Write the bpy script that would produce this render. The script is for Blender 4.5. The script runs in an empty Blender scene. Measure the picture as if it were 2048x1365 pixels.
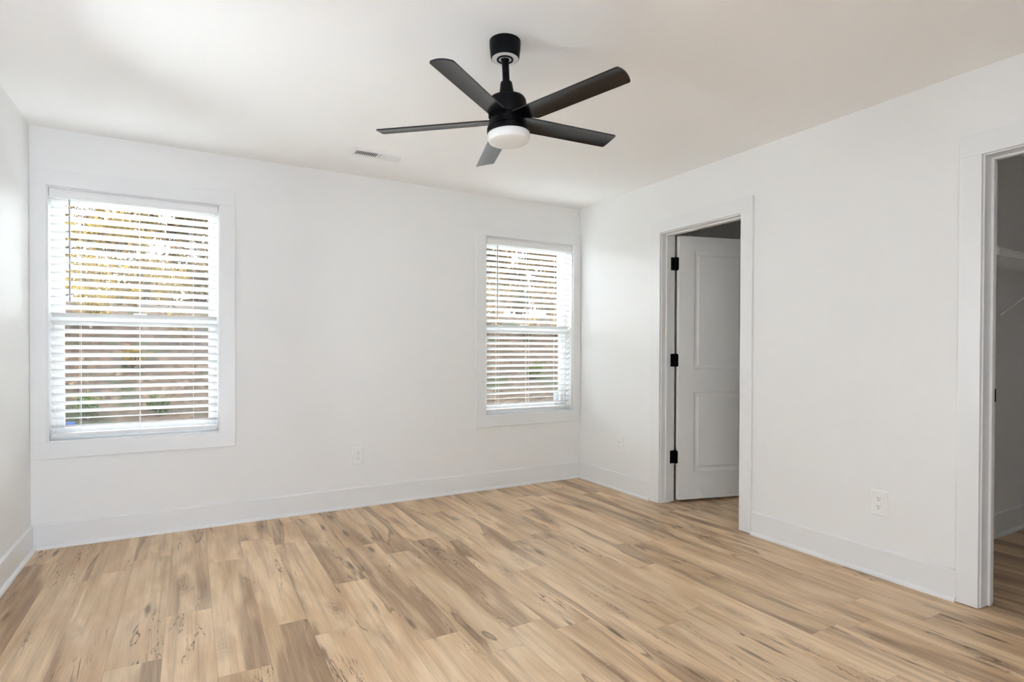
import bpy, bmesh, math, random
from mathutils import Vector, Matrix

S = bpy.context.scene
COL = S.collection
PI = math.pi
R = math.radians

# ------------------------------------------------------------------ camera
CAM_LOC = Vector((-3.09747, -4.19447, 1.16473))
YAW, ROLL, PITCH = 0.517338, 0.0030368, -0.0082791
FPX, PPY = 1134.184, 708.798
fw = Vector((math.sin(YAW) * math.cos(PITCH), math.cos(YAW) * math.cos(PITCH), math.sin(PITCH)))
rt0 = Vector((math.cos(YAW), -math.sin(YAW), 0))
up0 = rt0.cross(fw)
rt = rt0 * math.cos(ROLL) + up0 * math.sin(ROLL)
up = up0 * math.cos(ROLL) - rt0 * math.sin(ROLL)
cd = bpy.data.cameras.new('camera')
cam = bpy.data.objects.new('camera', cd)
COL.objects.link(cam)
m = Matrix((rt, up, -fw)).transposed().to_4x4()
m.translation = CAM_LOC
cam.matrix_world = m
cd.sensor_fit = 'HORIZONTAL'
cd.sensor_width = 36
cd.lens = FPX / 2048 * 36
cd.shift_y = (PPY - 682.5) / 2048
cd.clip_start = 0.02
cd.clip_end = 300
S.camera = cam

# ------------------------------------------------------------------ world, exposure
SKY, EXPO = 47.0, 0.07
w = bpy.data.worlds.new('overcast_sky')
S.world = w
w.use_nodes = True
wt = w.node_tree
wt.nodes['Background'].inputs['Color'].default_value = (0.93, 0.975, 1.04, 1)
wt.nodes['Background'].inputs['Strength'].default_value = SKY
S.view_settings.view_transform = 'Standard'
S.view_settings.look = 'None'
S.view_settings.gamma = 1
S.view_settings.use_curve_mapping = False
S.view_settings.exposure = EXPO
cy = S.cycles
cy.max_bounces = 16
cy.diffuse_bounces = 10
cy.glossy_bounces = 6
cy.transparent_max_bounces = 32
cy.sample_clamp_indirect = 20

# ------------------------------------------------------------------ room numbers
W = 3.891          # room width, right wall at x = 0
H = 2.44
YF = -4.85         # wall behind the camera
YH = -6.15         # end of the added fill-light bay beyond it
WT = 0.16          # outer wall thickness
PT = 0.122         # partition thickness
CASE = 0.018
# window openings (x0, x1), z
WZ0, WZ1 = 0.622, 2.098
WINS = [(-3.808, -2.930), (-0.958, -0.092)]
for i, (a, b) in enumerate(WINS):
    ld = bpy.data.lights.new('window_portal', 'AREA')
    ld.shape = 'RECTANGLE'
    ld.size = b - a
    ld.size_y = WZ1 - WZ0
    ld.cycles.is_portal = True
    lo = bpy.data.objects.new('window_portal', ld)
    lo.location = ((a + b) / 2, 0.155, (WZ0 + WZ1) / 2)
    lo.rotation_euler = (-PI / 2, 0, 0)
    COL.objects.link(lo)

# side window added in the left wall for fill light, outside the frame
SIDE_FILL = (-1.69, -1.41)
# added fill lamp, shining through an opening made behind the viewpoint
HALL = (-3.70, -2.45)
FILL_W = 128.0
FILL_LOC, FILL_DIR, FILL_SIZE = (-2.3, -5.5, 0.6), (-0.45, 1, 1.0), (0.7, 0.9)
ld = bpy.data.lights.new('fill_lamp', 'AREA')
ld.shape = 'RECTANGLE'
ld.size, ld.size_y = FILL_SIZE
ld.energy = FILL_W
ld.color = (0.835, 0.97, 1.18)
lo = bpy.data.objects.new('fill_lamp', ld)
lo.location = FILL_LOC
lo.rotation_euler = Vector(FILL_DIR).to_track_quat('-Z', 'Z').to_euler()
COL.objects.link(lo)

# ------------------------------------------------------------------ materials
def nt(name):
    mt = bpy.data.materials.new(name)
    mt.use_nodes = True
    t = mt.node_tree
    t.nodes.clear()
    out = t.nodes.new('ShaderNodeOutputMaterial')
    return mt, t, out

class NB:
    def __init__(s, t):
        s.t = t
    def n(s, typ, **kw):
        nd = s.t.nodes.new('ShaderNode' + typ)
        for k, v in kw.items():
            setattr(nd, k, v)
        return nd
    def set(s, sock, v):
        if isinstance(v, bpy.types.NodeSocket):
            s.t.links.new(v, sock)
        elif isinstance(v, (tuple, list)) and len(v) == 3 and sock.type == 'RGBA':
            sock.default_value = (*v, 1)
        else:
            sock.default_value = v
    def math(s, op, a, b=None, c=None, clamp=False):
        nd = s.n('Math', operation=op, use_clamp=clamp)
        for i, v in enumerate((a, b, c)):
            if v is not None:
                s.set(nd.inputs[i], v)
        return nd.outputs[0]
    def comb(s, x, y, z):
        nd = s.n('CombineXYZ')
        for i, v in enumerate((x, y, z)):
            s.set(nd.inputs[i], v)
        return nd.outputs[0]
    def noise(s, vec, scale=1, detail=3, rough=0.5, dist=0.0, dim='3D'):
        nd = s.n('TexNoise', noise_dimensions=dim)
        s.set(nd.inputs['Vector'], vec)
        nd.inputs['Scale'].default_value = scale
        nd.inputs['Detail'].default_value = detail
        nd.inputs['Roughness'].default_value = rough
        nd.inputs['Distortion'].default_value = dist
        return nd.outputs['Fac'], nd.outputs['Color']
    def ss(s, v, a, b):
        nd = s.n('MapRange', interpolation_type='SMOOTHSTEP')
        s.set(nd.inputs[0], v)
        nd.inputs[1].default_value = a
        nd.inputs[2].default_value = b
        return nd.outputs[0]
    def mix(s, f, a, b, mode='MIX'):
        nd = s.n('Mix', data_type='RGBA', blend_type=mode)
        s.set(nd.inputs[0], f)
        s.set(nd.inputs[6], a)
        s.set(nd.inputs[7], b)
        return nd.outputs[2]
    def ramp(s, f, stops):
        nd = s.n('ValToRGB')
        cr = nd.color_ramp
        while len(cr.elements) < len(stops):
            cr.elements.new(0.5)
        for e, (p, c) in zip(cr.elements, stops):
            e.position = p
            e.color = (*c, 1) if len(c) == 3 else c
        s.set(nd.inputs[0], f)
        return nd.outputs[0]

def pbr(name, col, rough=0.5, metal=0.0, bump=0.0, bscale=200, spec=0.5, var=0.0, coat=0.0):
    mt, t, out = nt(name)
    b = NB(t)
    p = b.n('BsdfPrincipled')
    p.inputs['Base Color'].default_value = (*col, 1)
    p.inputs['Roughness'].default_value = rough
    p.inputs['Metallic'].default_value = metal
    p.inputs['Specular IOR Level'].default_value = spec
    p.inputs['Coat Weight'].default_value = coat
    tc = b.n('TexCoord')
    if var:
        f, _ = b.noise(tc.outputs['Object'], 3.0, 3)
        c = b.mix(f, tuple(x * (1 - var) for x in col), tuple(min(1, x * (1 + var)) for x in col))
        t.links.new(c, p.inputs['Base Color'])
    if bump:
        f, _ = b.noise(tc.outputs['Object'], bscale, 2)
        bp = b.n('Bump')
        bp.inputs['Strength'].default_value = bump
        bp.inputs['Distance'].default_value = 0.002
        t.links.new(f, bp.inputs['Height'])
        t.links.new(bp.outputs[0], p.inputs['Normal'])
    t.links.new(p.outputs[0], out.inputs[0])
    return mt

M = {}
M['wall'] = pbr('wall_paint', (0.825, 0.824, 0.813), 0.55, bump=0.06, bscale=260, spec=0.3)
M['ceiling'] = pbr('ceiling_paint', (0.92, 0.92, 0.912), 0.8, bump=0.08, bscale=220, spec=0.2)
M['trim'] = pbr('trim_paint', (0.80, 0.806, 0.804), 0.34, bump=0.01, bscale=60)
M['door'] = pbr('door_paint', (0.84, 0.84, 0.825), 0.42, bump=0.03, bscale=120)
M['vinyl'] = pbr('white_vinyl', (0.86, 0.865, 0.865), 0.35, bump=0.005, bscale=50)
M['slat'] = pbr('blind_slat', (0.80, 0.805, 0.80), 0.4, bump=0.02, bscale=90)
M['cord'] = pbr('blind_cord', (0.82, 0.82, 0.8), 0.8, bump=0.1, bscale=900)
M['wand'] = pbr('wand_plastic', (0.36, 0.37, 0.37), 0.2, bump=0.01)
M['plastic'] = pbr('outlet_plastic', (0.84, 0.838, 0.82), 0.35, bump=0.005)
M['slot'] = pbr('dark_slot', (0.02, 0.02, 0.02), 0.7, bump=0.02)
M['black'] = pbr('black_metal', (0.0025, 0.0025, 0.003), 0.40, bump=0.01, bscale=300, spec=0.12)
M['satin_plate'] = pbr('satin_plate', (0.74, 0.74, 0.73), 0.35, bump=0.005)
M['blade'] = pbr('black_blade', (0.003, 0.003, 0.004), 0.20, bump=0.003, spec=0.5, bscale=300)
M['globe'] = pbr('frosted_globe', (0.80, 0.80, 0.77), 0.45, bump=0.004)
M['vent'] = pbr('vent_enamel', (0.84, 0.84, 0.835), 0.4, bump=0.01)
M['duct'] = pbr('duct_dark', (0.035, 0.035, 0.038), 0.8, bump=0.02)
M['wire'] = pbr('coated_wire', (0.80, 0.80, 0.79), 0.4, bump=0.01)
M['sticker_blue'] = pbr('sticker_blue', (0.16, 0.24, 0.62), 0.5, bump=0.005)
M['sticker_white'] = pbr('sticker_white', (0.74, 0.78, 0.86), 0.5, bump=0.005)
M['bark'] = pbr('bark', (0.045, 0.036, 0.030), 0.9, bump=0.6, bscale=60, var=0.5)
M['stump'] = pbr('pale_bark', (0.13, 0.105, 0.09), 0.9, bump=0.6, bscale=50, var=0.5)

def glass_mat():
    mt, t, out = nt('window_glass')
    b = NB(t)
    tr = b.n('BsdfTransparent')
    tr.inputs[0].default_value = (0.93, 0.95, 0.94, 1)
    gl = b.n('BsdfGlossy')
    gl.inputs['Roughness'].default_value = 0.0
    fr = b.n('Fresnel')
    fr.inputs['IOR'].default_value = 1.45
    mx = b.n('MixShader')
    t.links.new(fr.outputs[0], mx.inputs[0])
    t.links.new(tr.outputs[0], mx.inputs[1])
    t.links.new(gl.outputs[0], mx.inputs[2])
    t.links.new(mx.outputs[0], out.inputs[0])
    return mt
M['glass'] = glass_mat()

def screen_mat():
    mt, t, out = nt('insect_mesh')
    b = NB(t)
    tr = b.n('BsdfTransparent')
    df = b.n('BsdfDiffuse')
    df.inputs[0].default_value = (0.004, 0.004, 0.004, 1)
    mx = b.n('MixShader')
    mx.inputs[0].default_value = 0.30
    t.links.new(tr.outputs[0], mx.inputs[1])
    t.links.new(df.outputs[0], mx.inputs[2])
    t.links.new(mx.outputs[0], out.inputs[0])
    return mt
M['screen'] = screen_mat()

def leaf_mat(name, stops):
    mt, t, out = nt(name)
    b = NB(t)
    oi = b.n('NewGeometry')
    c = b.ramp(oi.outputs['Random Per Island'], stops)
    df = b.n('BsdfDiffuse')
    tl = b.n('BsdfTranslucent')
    t.links.new(c, df.inputs[0])
    t.links.new(c, tl.inputs[0])
    mx = b.n('MixShader')
    mx.inputs[0].default_value = 0.45
    t.links.new(df.outputs[0], mx.inputs[1])
    t.links.new(tl.outputs[0], mx.inputs[2])
    t.links.new(mx.outputs[0], out.inputs[0])
    return mt
M['leaf_gold'] = leaf_mat('golden_leaves', [(0, (0.030, 0.019, 0.008)), (0.35, (0.055, 0.035, 0.010)), (0.7, (0.092, 0.060, 0.012)), (0.88, (0.034, 0.028, 0.012)), (1, (0.018, 0.014, 0.010))])  # leaf colours lowered as a set to imitate a dimmer outdoors
M['leaf_brown'] = leaf_mat('brown_leaves', [(0, (0.016, 0.012, 0.009)), (0.4, (0.034, 0.022, 0.013)), (0.7, (0.066, 0.040, 0.018)), (0.9, (0.085, 0.058, 0.020)), (1, (0.020, 0.018, 0.012))])
M['leaf_red'] = leaf_mat('russet_leaves', [(0, (0.036, 0.012, 0.007)), (0.5, (0.070, 0.019, 0.009)), (1, (0.03, 0.015, 0.009))])
M['leaf_green'] = leaf_mat('green_leaves', [(0, (0.010, 0.015, 0.006)), (0.5, (0.022, 0.030, 0.009)), (1, (0.042, 0.044, 0.012))])

def ground_mat():  # litter and soil darkened overall, standing in for a lower outdoor exposure
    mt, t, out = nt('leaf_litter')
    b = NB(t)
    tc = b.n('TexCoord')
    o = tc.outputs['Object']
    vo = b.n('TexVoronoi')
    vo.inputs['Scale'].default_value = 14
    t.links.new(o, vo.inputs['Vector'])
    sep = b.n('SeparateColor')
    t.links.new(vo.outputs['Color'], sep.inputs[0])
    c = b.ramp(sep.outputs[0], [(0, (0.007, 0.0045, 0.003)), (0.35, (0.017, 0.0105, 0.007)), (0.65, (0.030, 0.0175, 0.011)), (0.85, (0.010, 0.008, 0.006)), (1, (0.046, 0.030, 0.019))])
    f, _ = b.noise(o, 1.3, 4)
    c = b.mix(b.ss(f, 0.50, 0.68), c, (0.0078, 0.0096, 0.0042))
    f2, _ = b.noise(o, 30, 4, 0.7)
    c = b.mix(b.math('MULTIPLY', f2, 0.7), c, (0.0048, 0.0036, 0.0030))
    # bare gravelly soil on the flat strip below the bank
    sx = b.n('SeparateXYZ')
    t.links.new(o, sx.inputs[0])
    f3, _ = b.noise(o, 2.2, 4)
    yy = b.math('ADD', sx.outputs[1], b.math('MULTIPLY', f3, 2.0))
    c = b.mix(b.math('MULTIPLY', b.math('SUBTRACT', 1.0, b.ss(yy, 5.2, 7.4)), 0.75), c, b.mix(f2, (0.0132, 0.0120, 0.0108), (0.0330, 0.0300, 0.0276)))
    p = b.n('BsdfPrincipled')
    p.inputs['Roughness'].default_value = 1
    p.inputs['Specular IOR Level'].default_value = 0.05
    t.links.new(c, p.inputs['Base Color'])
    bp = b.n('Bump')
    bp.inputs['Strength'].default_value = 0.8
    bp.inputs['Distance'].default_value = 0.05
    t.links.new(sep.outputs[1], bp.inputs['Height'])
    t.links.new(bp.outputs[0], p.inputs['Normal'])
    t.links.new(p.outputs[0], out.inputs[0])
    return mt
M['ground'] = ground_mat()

def floor_mat():
    mt, t, out = nt('plank_floor')
    b = NB(t)
    tc = b.n('TexCoord')
    sx = b.n('SeparateXYZ')
    t.links.new(tc.outputs['Object'], sx.inputs[0])
    X, Y = sx.outputs[0], sx.outputs[1]
    PW, PL = 0.177, 1.22
    u = b.math('DIVIDE', b.math('ADD', X, 2.834), PW)
    ci = b.math('FLOOR', u)
    fu = b.math('SUBTRACT', u, ci)
    wn = b.n('TexWhiteNoise', noise_dimensions='1D')
    b.set(wn.inputs['W'], b.math('ADD', ci, 7.31))
    v = b.math('ADD', b.math('DIVIDE', b.math('ADD', Y, 1.46), PL), b.math('MULTIPLY', wn.outputs['Value'], 1.0))
    ri = b.math('FLOOR', v)
    fv = b.math('SUBTRACT', v, ri)
    wn2 = b.n('TexWhiteNoise', noise_dimensions='2D')
    b.set(wn2.inputs['Vector'], b.comb(ci, ri, 0))
    pid = b.n('SeparateColor')
    t.links.new(wn2.outputs['Color'], pid.inputs[0])
    r1, r2, r3 = pid.outputs
    ox = b.math('MULTIPLY', r1, 37.0)
    oy = b.math('MULTIPLY', r2, 53.0)
    xs = b.math('ADD', X, ox)
    ys = b.math('ADD', Y, oy)
    def vec(kx, ky, dz=0.0):
        return b.comb(b.math('MULTIPLY', xs, kx), b.math('MULTIPLY', ys, ky), b.math('ADD', b.math('MULTIPLY', r3, 19.0), dz))
    # soft clouds of light and tan sapwood
    f1, _ = b.noise(vec(7, 1.7), 1, 3, 0.5, 0.5)
    base = b.ramp(f1, [(0.30, (0.533, 0.350, 0.199)), (0.46, (0.640, 0.446, 0.267)), (0.60, (0.758, 0.563, 0.363)), (0.75, (0.694, 0.481, 0.300))])
    # long streaks that run with the plank
    fs, _ = b.noise(vec(26, 0.75, 31.0), 1, 3, 0.6, 0.4)
    base = b.mix(b.math('MULTIPLY', b.ss(fs, 0.46, 0.72), 0.52), base, (0.36, 0.235, 0.135))
    # brown heartwood bands: one soft side, one crisp dark rim
    f2, _ = b.noise(vec(6.0, 0.62, 4.0), 1, 3, 0.45, 0.9)
    fw_, _ = b.noise(vec(60, 2.4, 8.0), 1, 3, 0.65, 0.5)
    hw = b.math('MULTIPLY', b.ss(f2, 0.52, 0.64), b.math('MULTIPLY_ADD', fw_, 1.1, 0.25))
    base = b.mix(b.math('MULTIPLY', hw, 0.85, clamp=True), base, (0.265, 0.160, 0.090))
    rim = b.math('MULTIPLY', b.ss(f2, 0.548, 0.556), b.math('SUBTRACT', 1.0, b.ss(f2, 0.558, 0.59)))
    fm, _ = b.noise(vec(4, 0.9, 9.0), 1, 2)
    rim = b.math('MULTIPLY', rim, b.ss(fm, 0.50, 0.60))
    base = b.mix(b.math('MULTIPLY', rim, 0.62), base, (0.12, 0.068, 0.038))
    # knot swirls: brown smudges with fine rings
    vo = b.n('TexVoronoi')
    vo.inputs['Scale'].default_value = 1
    vo.inputs['Randomness'].default_value = 1
    fd, fc = b.noise(vec(12, 4, 2.0), 1, 3, 0.6)
    vv = b.n('VectorMath', operation='ADD')
    t.links.new(vec(6.5, 1.9, 0), vv.inputs[0])
    sc = b.n('VectorMath', operation='SCALE')
    t.links.new(fc, sc.inputs[0])
    sc.inputs['Scale'].default_value = 0.5
    t.links.new(sc.outputs[0], vv.inputs[1])
    t.links.new(vv.outputs[0], vo.inputs['Vector'])
    D_ = vo.outputs['Distance']
    kn = b.math('SUBTRACT', 1.0, b.ss(D_, 0.02, 0.40))
    vs = b.n('SeparateColor')
    t.links.new(vo.outputs['Color'], vs.inputs[0])
    kn = b.math('MULTIPLY', kn, b.ss(vs.outputs[0], 0.42, 0.66))
    ring = b.math('SINE', b.math('MULTIPLY', D_, 95.0))
    ringf = b.math('MULTIPLY_ADD', ring, 0.20, 0.80)
    base = b.mix(b.math('MULTIPLY', b.math('MULTIPLY', kn, ringf), 0.80), base, (0.24, 0.145, 0.082))
    kc = b.math('MULTIPLY', b.math('SUBTRACT', 1.0, b.ss(D_, 0.015, 0.085)), b.ss(vs.outputs[0], 0.62, 0.66))
    base = b.mix(b.math('MULTIPLY', kc, 0.75), base, (0.085, 0.048, 0.028))
    # dark mineral cracks
    f4, _ = b.noise(vec(9, 0.75, 13.0), 1, 5, 0.62, 0.7)
    ab = b.math('ABSOLUTE', b.math('SUBTRACT', f4, 0.5))
    ck = b.math('SUBTRACT', 1.0, b.ss(ab, 0.001, 0.0085))
    fmk, _ = b.noise(vec(5, 1.5, 21.0), 1, 2)
    ck = b.math('MULTIPLY', ck, b.ss(fmk, 0.53, 0.62))
    base = b.mix(b.math('MULTIPLY', ck, 0.85), base, (0.07, 0.038, 0.02))
    # short dark spikes left by branches
    vo2 = b.n('TexVoronoi')
    vo2.inputs['Scale'].default_value = 1
    vw = b.n('VectorMath', operation='ADD')
    t.links.new(vec(20, 3.0, 40.0), vw.inputs[0])
    sc2 = b.n('VectorMath', operation='SCALE')
    t.links.new(fc, sc2.inputs[0])
    sc2.inputs['Scale'].default_value = 0.5
    t.links.new(sc2.outputs[0], vw.inputs[1])
    t.links.new(vw.outputs[0], vo2.inputs['Vector'])
    vs2 = b.n('SeparateColor')
    t.links.new(vo2.outputs['Color'], vs2.inputs[0])
    sp = b.math('MULTIPLY', b.math('SUBTRACT', 1.0, b.ss(vo2.outputs['Distance'], 0.08, 0.34)), b.ss(vs2.outputs[0], 0.86, 0.88))
    base = b.mix(b.math('MULTIPLY', sp, 0.72), base, (0.095, 0.055, 0.032))
    # fine grain
    f5, _ = b.noise(vec(170, 4), 1, 3, 0.65, 0.3)
    g = b.math('MULTIPLY_ADD', b.math('SUBTRACT', f5, 0.5), 0.55, 1.0)
    gc = b.n('VectorMath', operation='SCALE')
    t.links.new(base, gc.inputs[0])
    t.links.new(g, gc.inputs['Scale'])
    # plank to plank tone
    tone = b.math('MULTIPLY_ADD', r3, 0.16, 0.92)
    gt = b.n('VectorMath', operation='SCALE')
    t.links.new(gc.outputs[0], gt.inputs[0])
    t.links.new(tone, gt.inputs['Scale'])
    # joints
    e1 = b.math('MULTIPLY', b.math('MINIMUM', fu, b.math('SUBTRACT', 1.0, fu)), PW)
    e2 = b.math('MULTIPLY', b.math('MINIMUM', fv, b.math('SUBTRACT', 1.0, fv)), PL)
    e = b.math('MINIMUM', e1, e2)
    jt = b.math('SUBTRACT', 1.0, b.ss(e, 0.0004, 0.0018))
    colr = b.mix(b.math('MULTIPLY', jt, 0.35), gt.outputs[0], (0.16, 0.10, 0.06))
    p = b.n('BsdfPrincipled')
    t.links.new(colr, p.inputs['Base Color'])
    rg = b.math('MULTIPLY_ADD', f5, 0.14, 0.34)
    t.links.new(rg, p.inputs['Roughness'])
    p.inputs['Specular IOR Level'].default_value = 0.45
    bp = b.n('Bump')
    bp.inputs['Strength'].default_value = 0.12
    bp.inputs['Distance'].default_value = 0.0015
    hh = b.math('SUBTRACT', f5, b.math('MULTIPLY', jt, 1.2))
    t.links.new(hh, bp.inputs['Height'])
    t.links.new(bp.outputs[0], p.inputs['Normal'])
    t.links.new(p.outputs[0], out.inputs[0])
    return mt
M['floor'] = floor_mat()

# ------------------------------------------------------------------ mesh helpers
class MB:
    def __init__(s):
        s.v = []
        s.f = []
    def add(s, vs, fs):
        o = len(s.v)
        s.v += [tuple(v) for v in vs]
        s.f += [tuple(i + o for i in f) for f in fs]
        return s
    def box(s, x0, y0, z0, x1, y1, z1, M_=None):
        vs = [Vector((x, y, z)) for z in (z0, z1) for y in (y0, y1) for x in (x0, x1)]
        if M_ is not None:
            vs = [M_ @ v for v in vs]
        return s.add(vs, [(0, 2, 3, 1), (4, 5, 7, 6), (0, 1, 5, 4), (2, 6, 7, 3), (0, 4, 6, 2), (1, 3, 7, 5)])
    def lathe(s, prof, n=48, c=(0, 0, 0), M_=None):
        vs = []
        k = len(prof)
        for i in range(n):
            a = 2 * PI * i / n
            for r, z in prof:
                v = Vector((c[0] + r * math.cos(a), c[1] + r * math.sin(a), c[2] + z))
                vs.append(M_ @ v if M_ is not None else v)
        fs = []
        for i in range(n):
            j = (i + 1) % n
            for q in range(k - 1):
                fs.append((i * k + q, j * k + q, j * k + q + 1, i * k + q + 1))
        return s.add(vs, fs)
    def tube(s, pts, rad, n=8, caps=True):
        pts = [Vector(p) for p in pts]
        if not isinstance(rad, (list, tuple)):
            rad = [rad] * len(pts)
        vs = []
        ref = None
        for i, p in enumerate(pts):
            d = (pts[min(i + 1, len(pts) - 1)] - pts[max(i - 1, 0)]).normalized()
            if ref is None:
                ref = Vector((1, 0, 0)) if abs(d.x) < 0.8 else Vector((0, 1, 0))
            a = d.cross(ref).normalized()
            c = d.cross(a).normalized()
            ref = -c if False else ref
            for k in range(n):
                t = 2 * PI * k / n
                vs.append(p + (a * math.cos(t) + c * math.sin(t)) * rad[i])
        fs = []
        for i in range(len(pts) - 1):
            for k in range(n):
                l = (k + 1) % n
                fs.append((i * n + k, i * n + l, (i + 1) * n + l, (i + 1) * n + k))
        if caps:
            fs.append(tuple(range(n)))
            fs.append(tuple((len(pts) - 1) * n + k for k in reversed(range(n))))
        return s.add(vs, fs)
    def sweep(s, prof, path_a, path_b, axes):
        """extrude a closed 2-D profile between two points; axes = (u, v) vectors"""
        u, v = axes
        k = len(prof)
        vs = []
        for P in (Vector(path_a), Vector(path_b)):
            for a, b_ in prof:
                vs.append(P + u * a + v * b_)
        fs = [(i, (i + 1) % k, k + (i + 1) % k, k + i) for i in range(k)]
        fs += [tuple(reversed(range(k))), tuple(range(k, 2 * k))]
        return s.add(vs, fs)
    def build(s, name, mat, parent=None, bevel=0.0, smooth=False, segs=2, loc=None):
        me = bpy.data.meshes.new(name)
        me.from_pydata(s.v, [], s.f)
        bm = bmesh.new()
        bm.from_mesh(me)
        bmesh.ops.recalc_face_normals(bm, faces=bm.faces)
        bm.to_mesh(me)
        bm.free()
        me.materials.append(M[mat])
        o = bpy.data.objects.new(name, me)
        COL.objects.link(o)
        if parent is not None:
            o.parent = parent
        if loc is not None:
            o.location = loc
        if bevel:
            bv = o.modifiers.new('bevel', 'BEVEL')
            bv.width = bevel
            bv.segments = segs
            bv.limit_method = 'ANGLE'
            bv.angle_limit = R(40)
        if smooth:
            for p in me.polygons:
                p.use_smooth = True
            try:
                me.set_sharp_from_angle(angle=R(smooth if smooth is not True else 40))
            except Exception:
                pass
        return o

def thing(name, label, cat, loc=(0, 0, 0), group=None):
    o = bpy.data.objects.new(name, None)
    o.empty_display_size = 0.05
    COL.objects.link(o)
    o.location = loc
    o['label'] = label
    o['category'] = cat
    if group:
        o['group'] = group
    return o

def struct(o, label=None, cat=None):
    o['kind'] = 'structure'
    if label:
        o['label'] = label
        o['category'] = cat
    return o

def empty_struct(name, label, cat, loc=(0, 0, 0)):
    o = bpy.data.objects.new(name, None)
    o.empty_display_size = 0.05
    COL.objects.link(o)
    o.location = loc
    return struct(o, label, cat)

def wall_mesh(us, zs, holes, to3, thick):
    """panel in (u, z) with rectangular holes, given thickness; to3(u, w, z)"""
    mb = MB()
    us = sorted(set(us))
    zs = sorted(set(zs))
    def solid(i, j):
        if i < 0 or j < 0 or i >= len(us) - 1 or j >= len(zs) - 1:
            return False
        cu, cz = (us[i] + us[i + 1]) / 2, (zs[j] + zs[j + 1]) / 2
        return not any(a < cu < b_ and c < cz < d for a, b_, c, d in holes)
    for i in range(len(us) - 1):
        for j in range(len(zs) - 1):
            if not solid(i, j):
                continue
            a, b_, c, d = us[i], us[i + 1], zs[j], zs[j + 1]
            q = lambda u, w_, z: to3(u, w_, z)
            mb.add([q(a, 0, c), q(b_, 0, c), q(b_, 0, d), q(a, 0, d)], [(0, 1, 2, 3)])
            mb.add([q(a, thick, c), q(b_, thick, c), q(b_, thick, d), q(a, thick, d)], [(3, 2, 1, 0)])
            if not solid(i - 1, j):
                mb.add([q(a, 0, c), q(a, 0, d), q(a, thick, d), q(a, thick, c)], [(0, 1, 2, 3)])
            if not solid(i + 1, j):
                mb.add([q(b_, 0, c), q(b_, 0, d), q(b_, thick, d), q(b_, thick, c)], [(3, 2, 1, 0)])
            if not solid(i, j - 1):
                mb.add([q(a, 0, c), q(b_, 0, c), q(b_, thick, c), q(a, thick, c)], [(3, 2, 1, 0)])
            if not solid(i, j + 1):
                mb.add([q(a, 0, d), q(b_, 0, d), q(b_, thick, d), q(a, thick, d)], [(0, 1, 2, 3)])
    return mb

def weld(o):
    bm = bmesh.new()
    bm.from_mesh(o.data)
    bmesh.ops.remove_doubles(bm, verts=bm.verts, dist=1e-5)
    bmesh.ops.recalc_face_normals(bm, faces=bm.faces)
    bm.to_mesh(o.data)
    bm.free()

# ------------------------------------------------------------------ room shell
BX1 = 1.42         # far wall of the room behind the white door
CX1 = 2.2          # far wall of the closet
DY0, DY1 = -1.034, -1.741   # doorway clear opening (far jamb, near jamb)
CY0, CY1 = -3.029, -3.760   # closet opening
DZ = 2.040
JT = 0.019         # jamb board thickness

o = MB().box(-W - WT, YH, -0.12, CX1 + 0.12, WT, 0).build('floor', 'floor')
struct(o, 'pale brown wood plank floor with dark knots and streaks', 'floor')
o = MB().box(-W - WT, YH, H, CX1 + 0.12, WT, H + 0.12).build('ceiling', 'ceiling')
struct(o, 'flat white ceiling', 'ceiling')
hol = [(a - JT, b_ + JT, WZ0 - JT, WZ1 + JT) for a, b_ in WINS]
o = wall_mesh([-W - WT, CX1 + 0.12] + [h[0] for h in hol] + [h[1] for h in hol], [0, H, WZ0 - JT, WZ1 + JT], hol,
              lambda u, w_, z: (u, w_, z), WT).build('wall_back', 'wall')
weld(o)
struct(o, 'white wall with the two blind-covered windows', 'wall')
hol = [(SIDE_FILL[0] - JT, SIDE_FILL[1] + JT, WZ0 - JT, WZ1 + JT)] if SIDE_FILL else []
o = wall_mesh([YF, 0] + [h[0] for h in hol] + [h[1] for h in hol], [0, H, WZ0 - JT, WZ1 + JT], hol,
              lambda u, w_, z: (-W - w_, u, z), WT).build('wall_left', 'wall')
weld(o)
struct(o, 'white wall at the left edge beside the larger window', 'wall')
hol = [(HALL[0] - JT, HALL[1] + JT, -1, DZ + JT)]  # gap cut only to let the fill light in
o = wall_mesh([-W - WT, CX1 + 0.12, hol[0][0], hol[0][1]], [0, H, DZ + JT], hol,
              lambda u, w_, z: (u, YF - w_, z), WT).build('wall_front', 'wall')
weld(o)
struct(o, 'white wall behind the viewpoint', 'wall')
hol = [(DY1 - JT, DY0 + JT, -1, DZ + JT), (CY1 - JT, CY0 + JT, -1, DZ + JT)]
o = wall_mesh([YF, 0] + [h[0] for h in hol] + [h[1] for h in hol], [0, H, DZ + JT], hol,
              lambda u, w_, z: (w_, u, z), PT).build('wall_right', 'wall')
weld(o)
struct(o, 'white wall on the right with the two doorways', 'wall')
o = MB().box(BX1, -2.505, 0, BX1 + 0.11, 0, H).build('wall_bathroom_far', 'wall')
struct(o, 'shaded wall seen above the open white door', 'wall')
o = MB().box(PT, -2.605, 0, CX1, -2.505, H).build('wall_closet_side', 'wall')
struct(o, 'dim closet wall behind the wire shelf', 'wall')
o = MB().box(CX1, YF, 0, CX1 + 0.12, 0, H).build('wall_closet_far', 'wall')
struct(o, 'far end wall of the closet', 'wall')

o = MB().box(-W - WT, YH - 0.12, 0, CX1 + 0.12, YH, H).box(-W - WT, YH, 0, -W, YF - WT, H).box(0.6, YH, 0, 0.72, YF - WT, H).build('wall_fill_bay', 'wall')  # added bay around the fill lamp, sealing out the sky
struct(o, 'added walls enclosing the fill lamp behind the viewpoint', 'wall')

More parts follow.
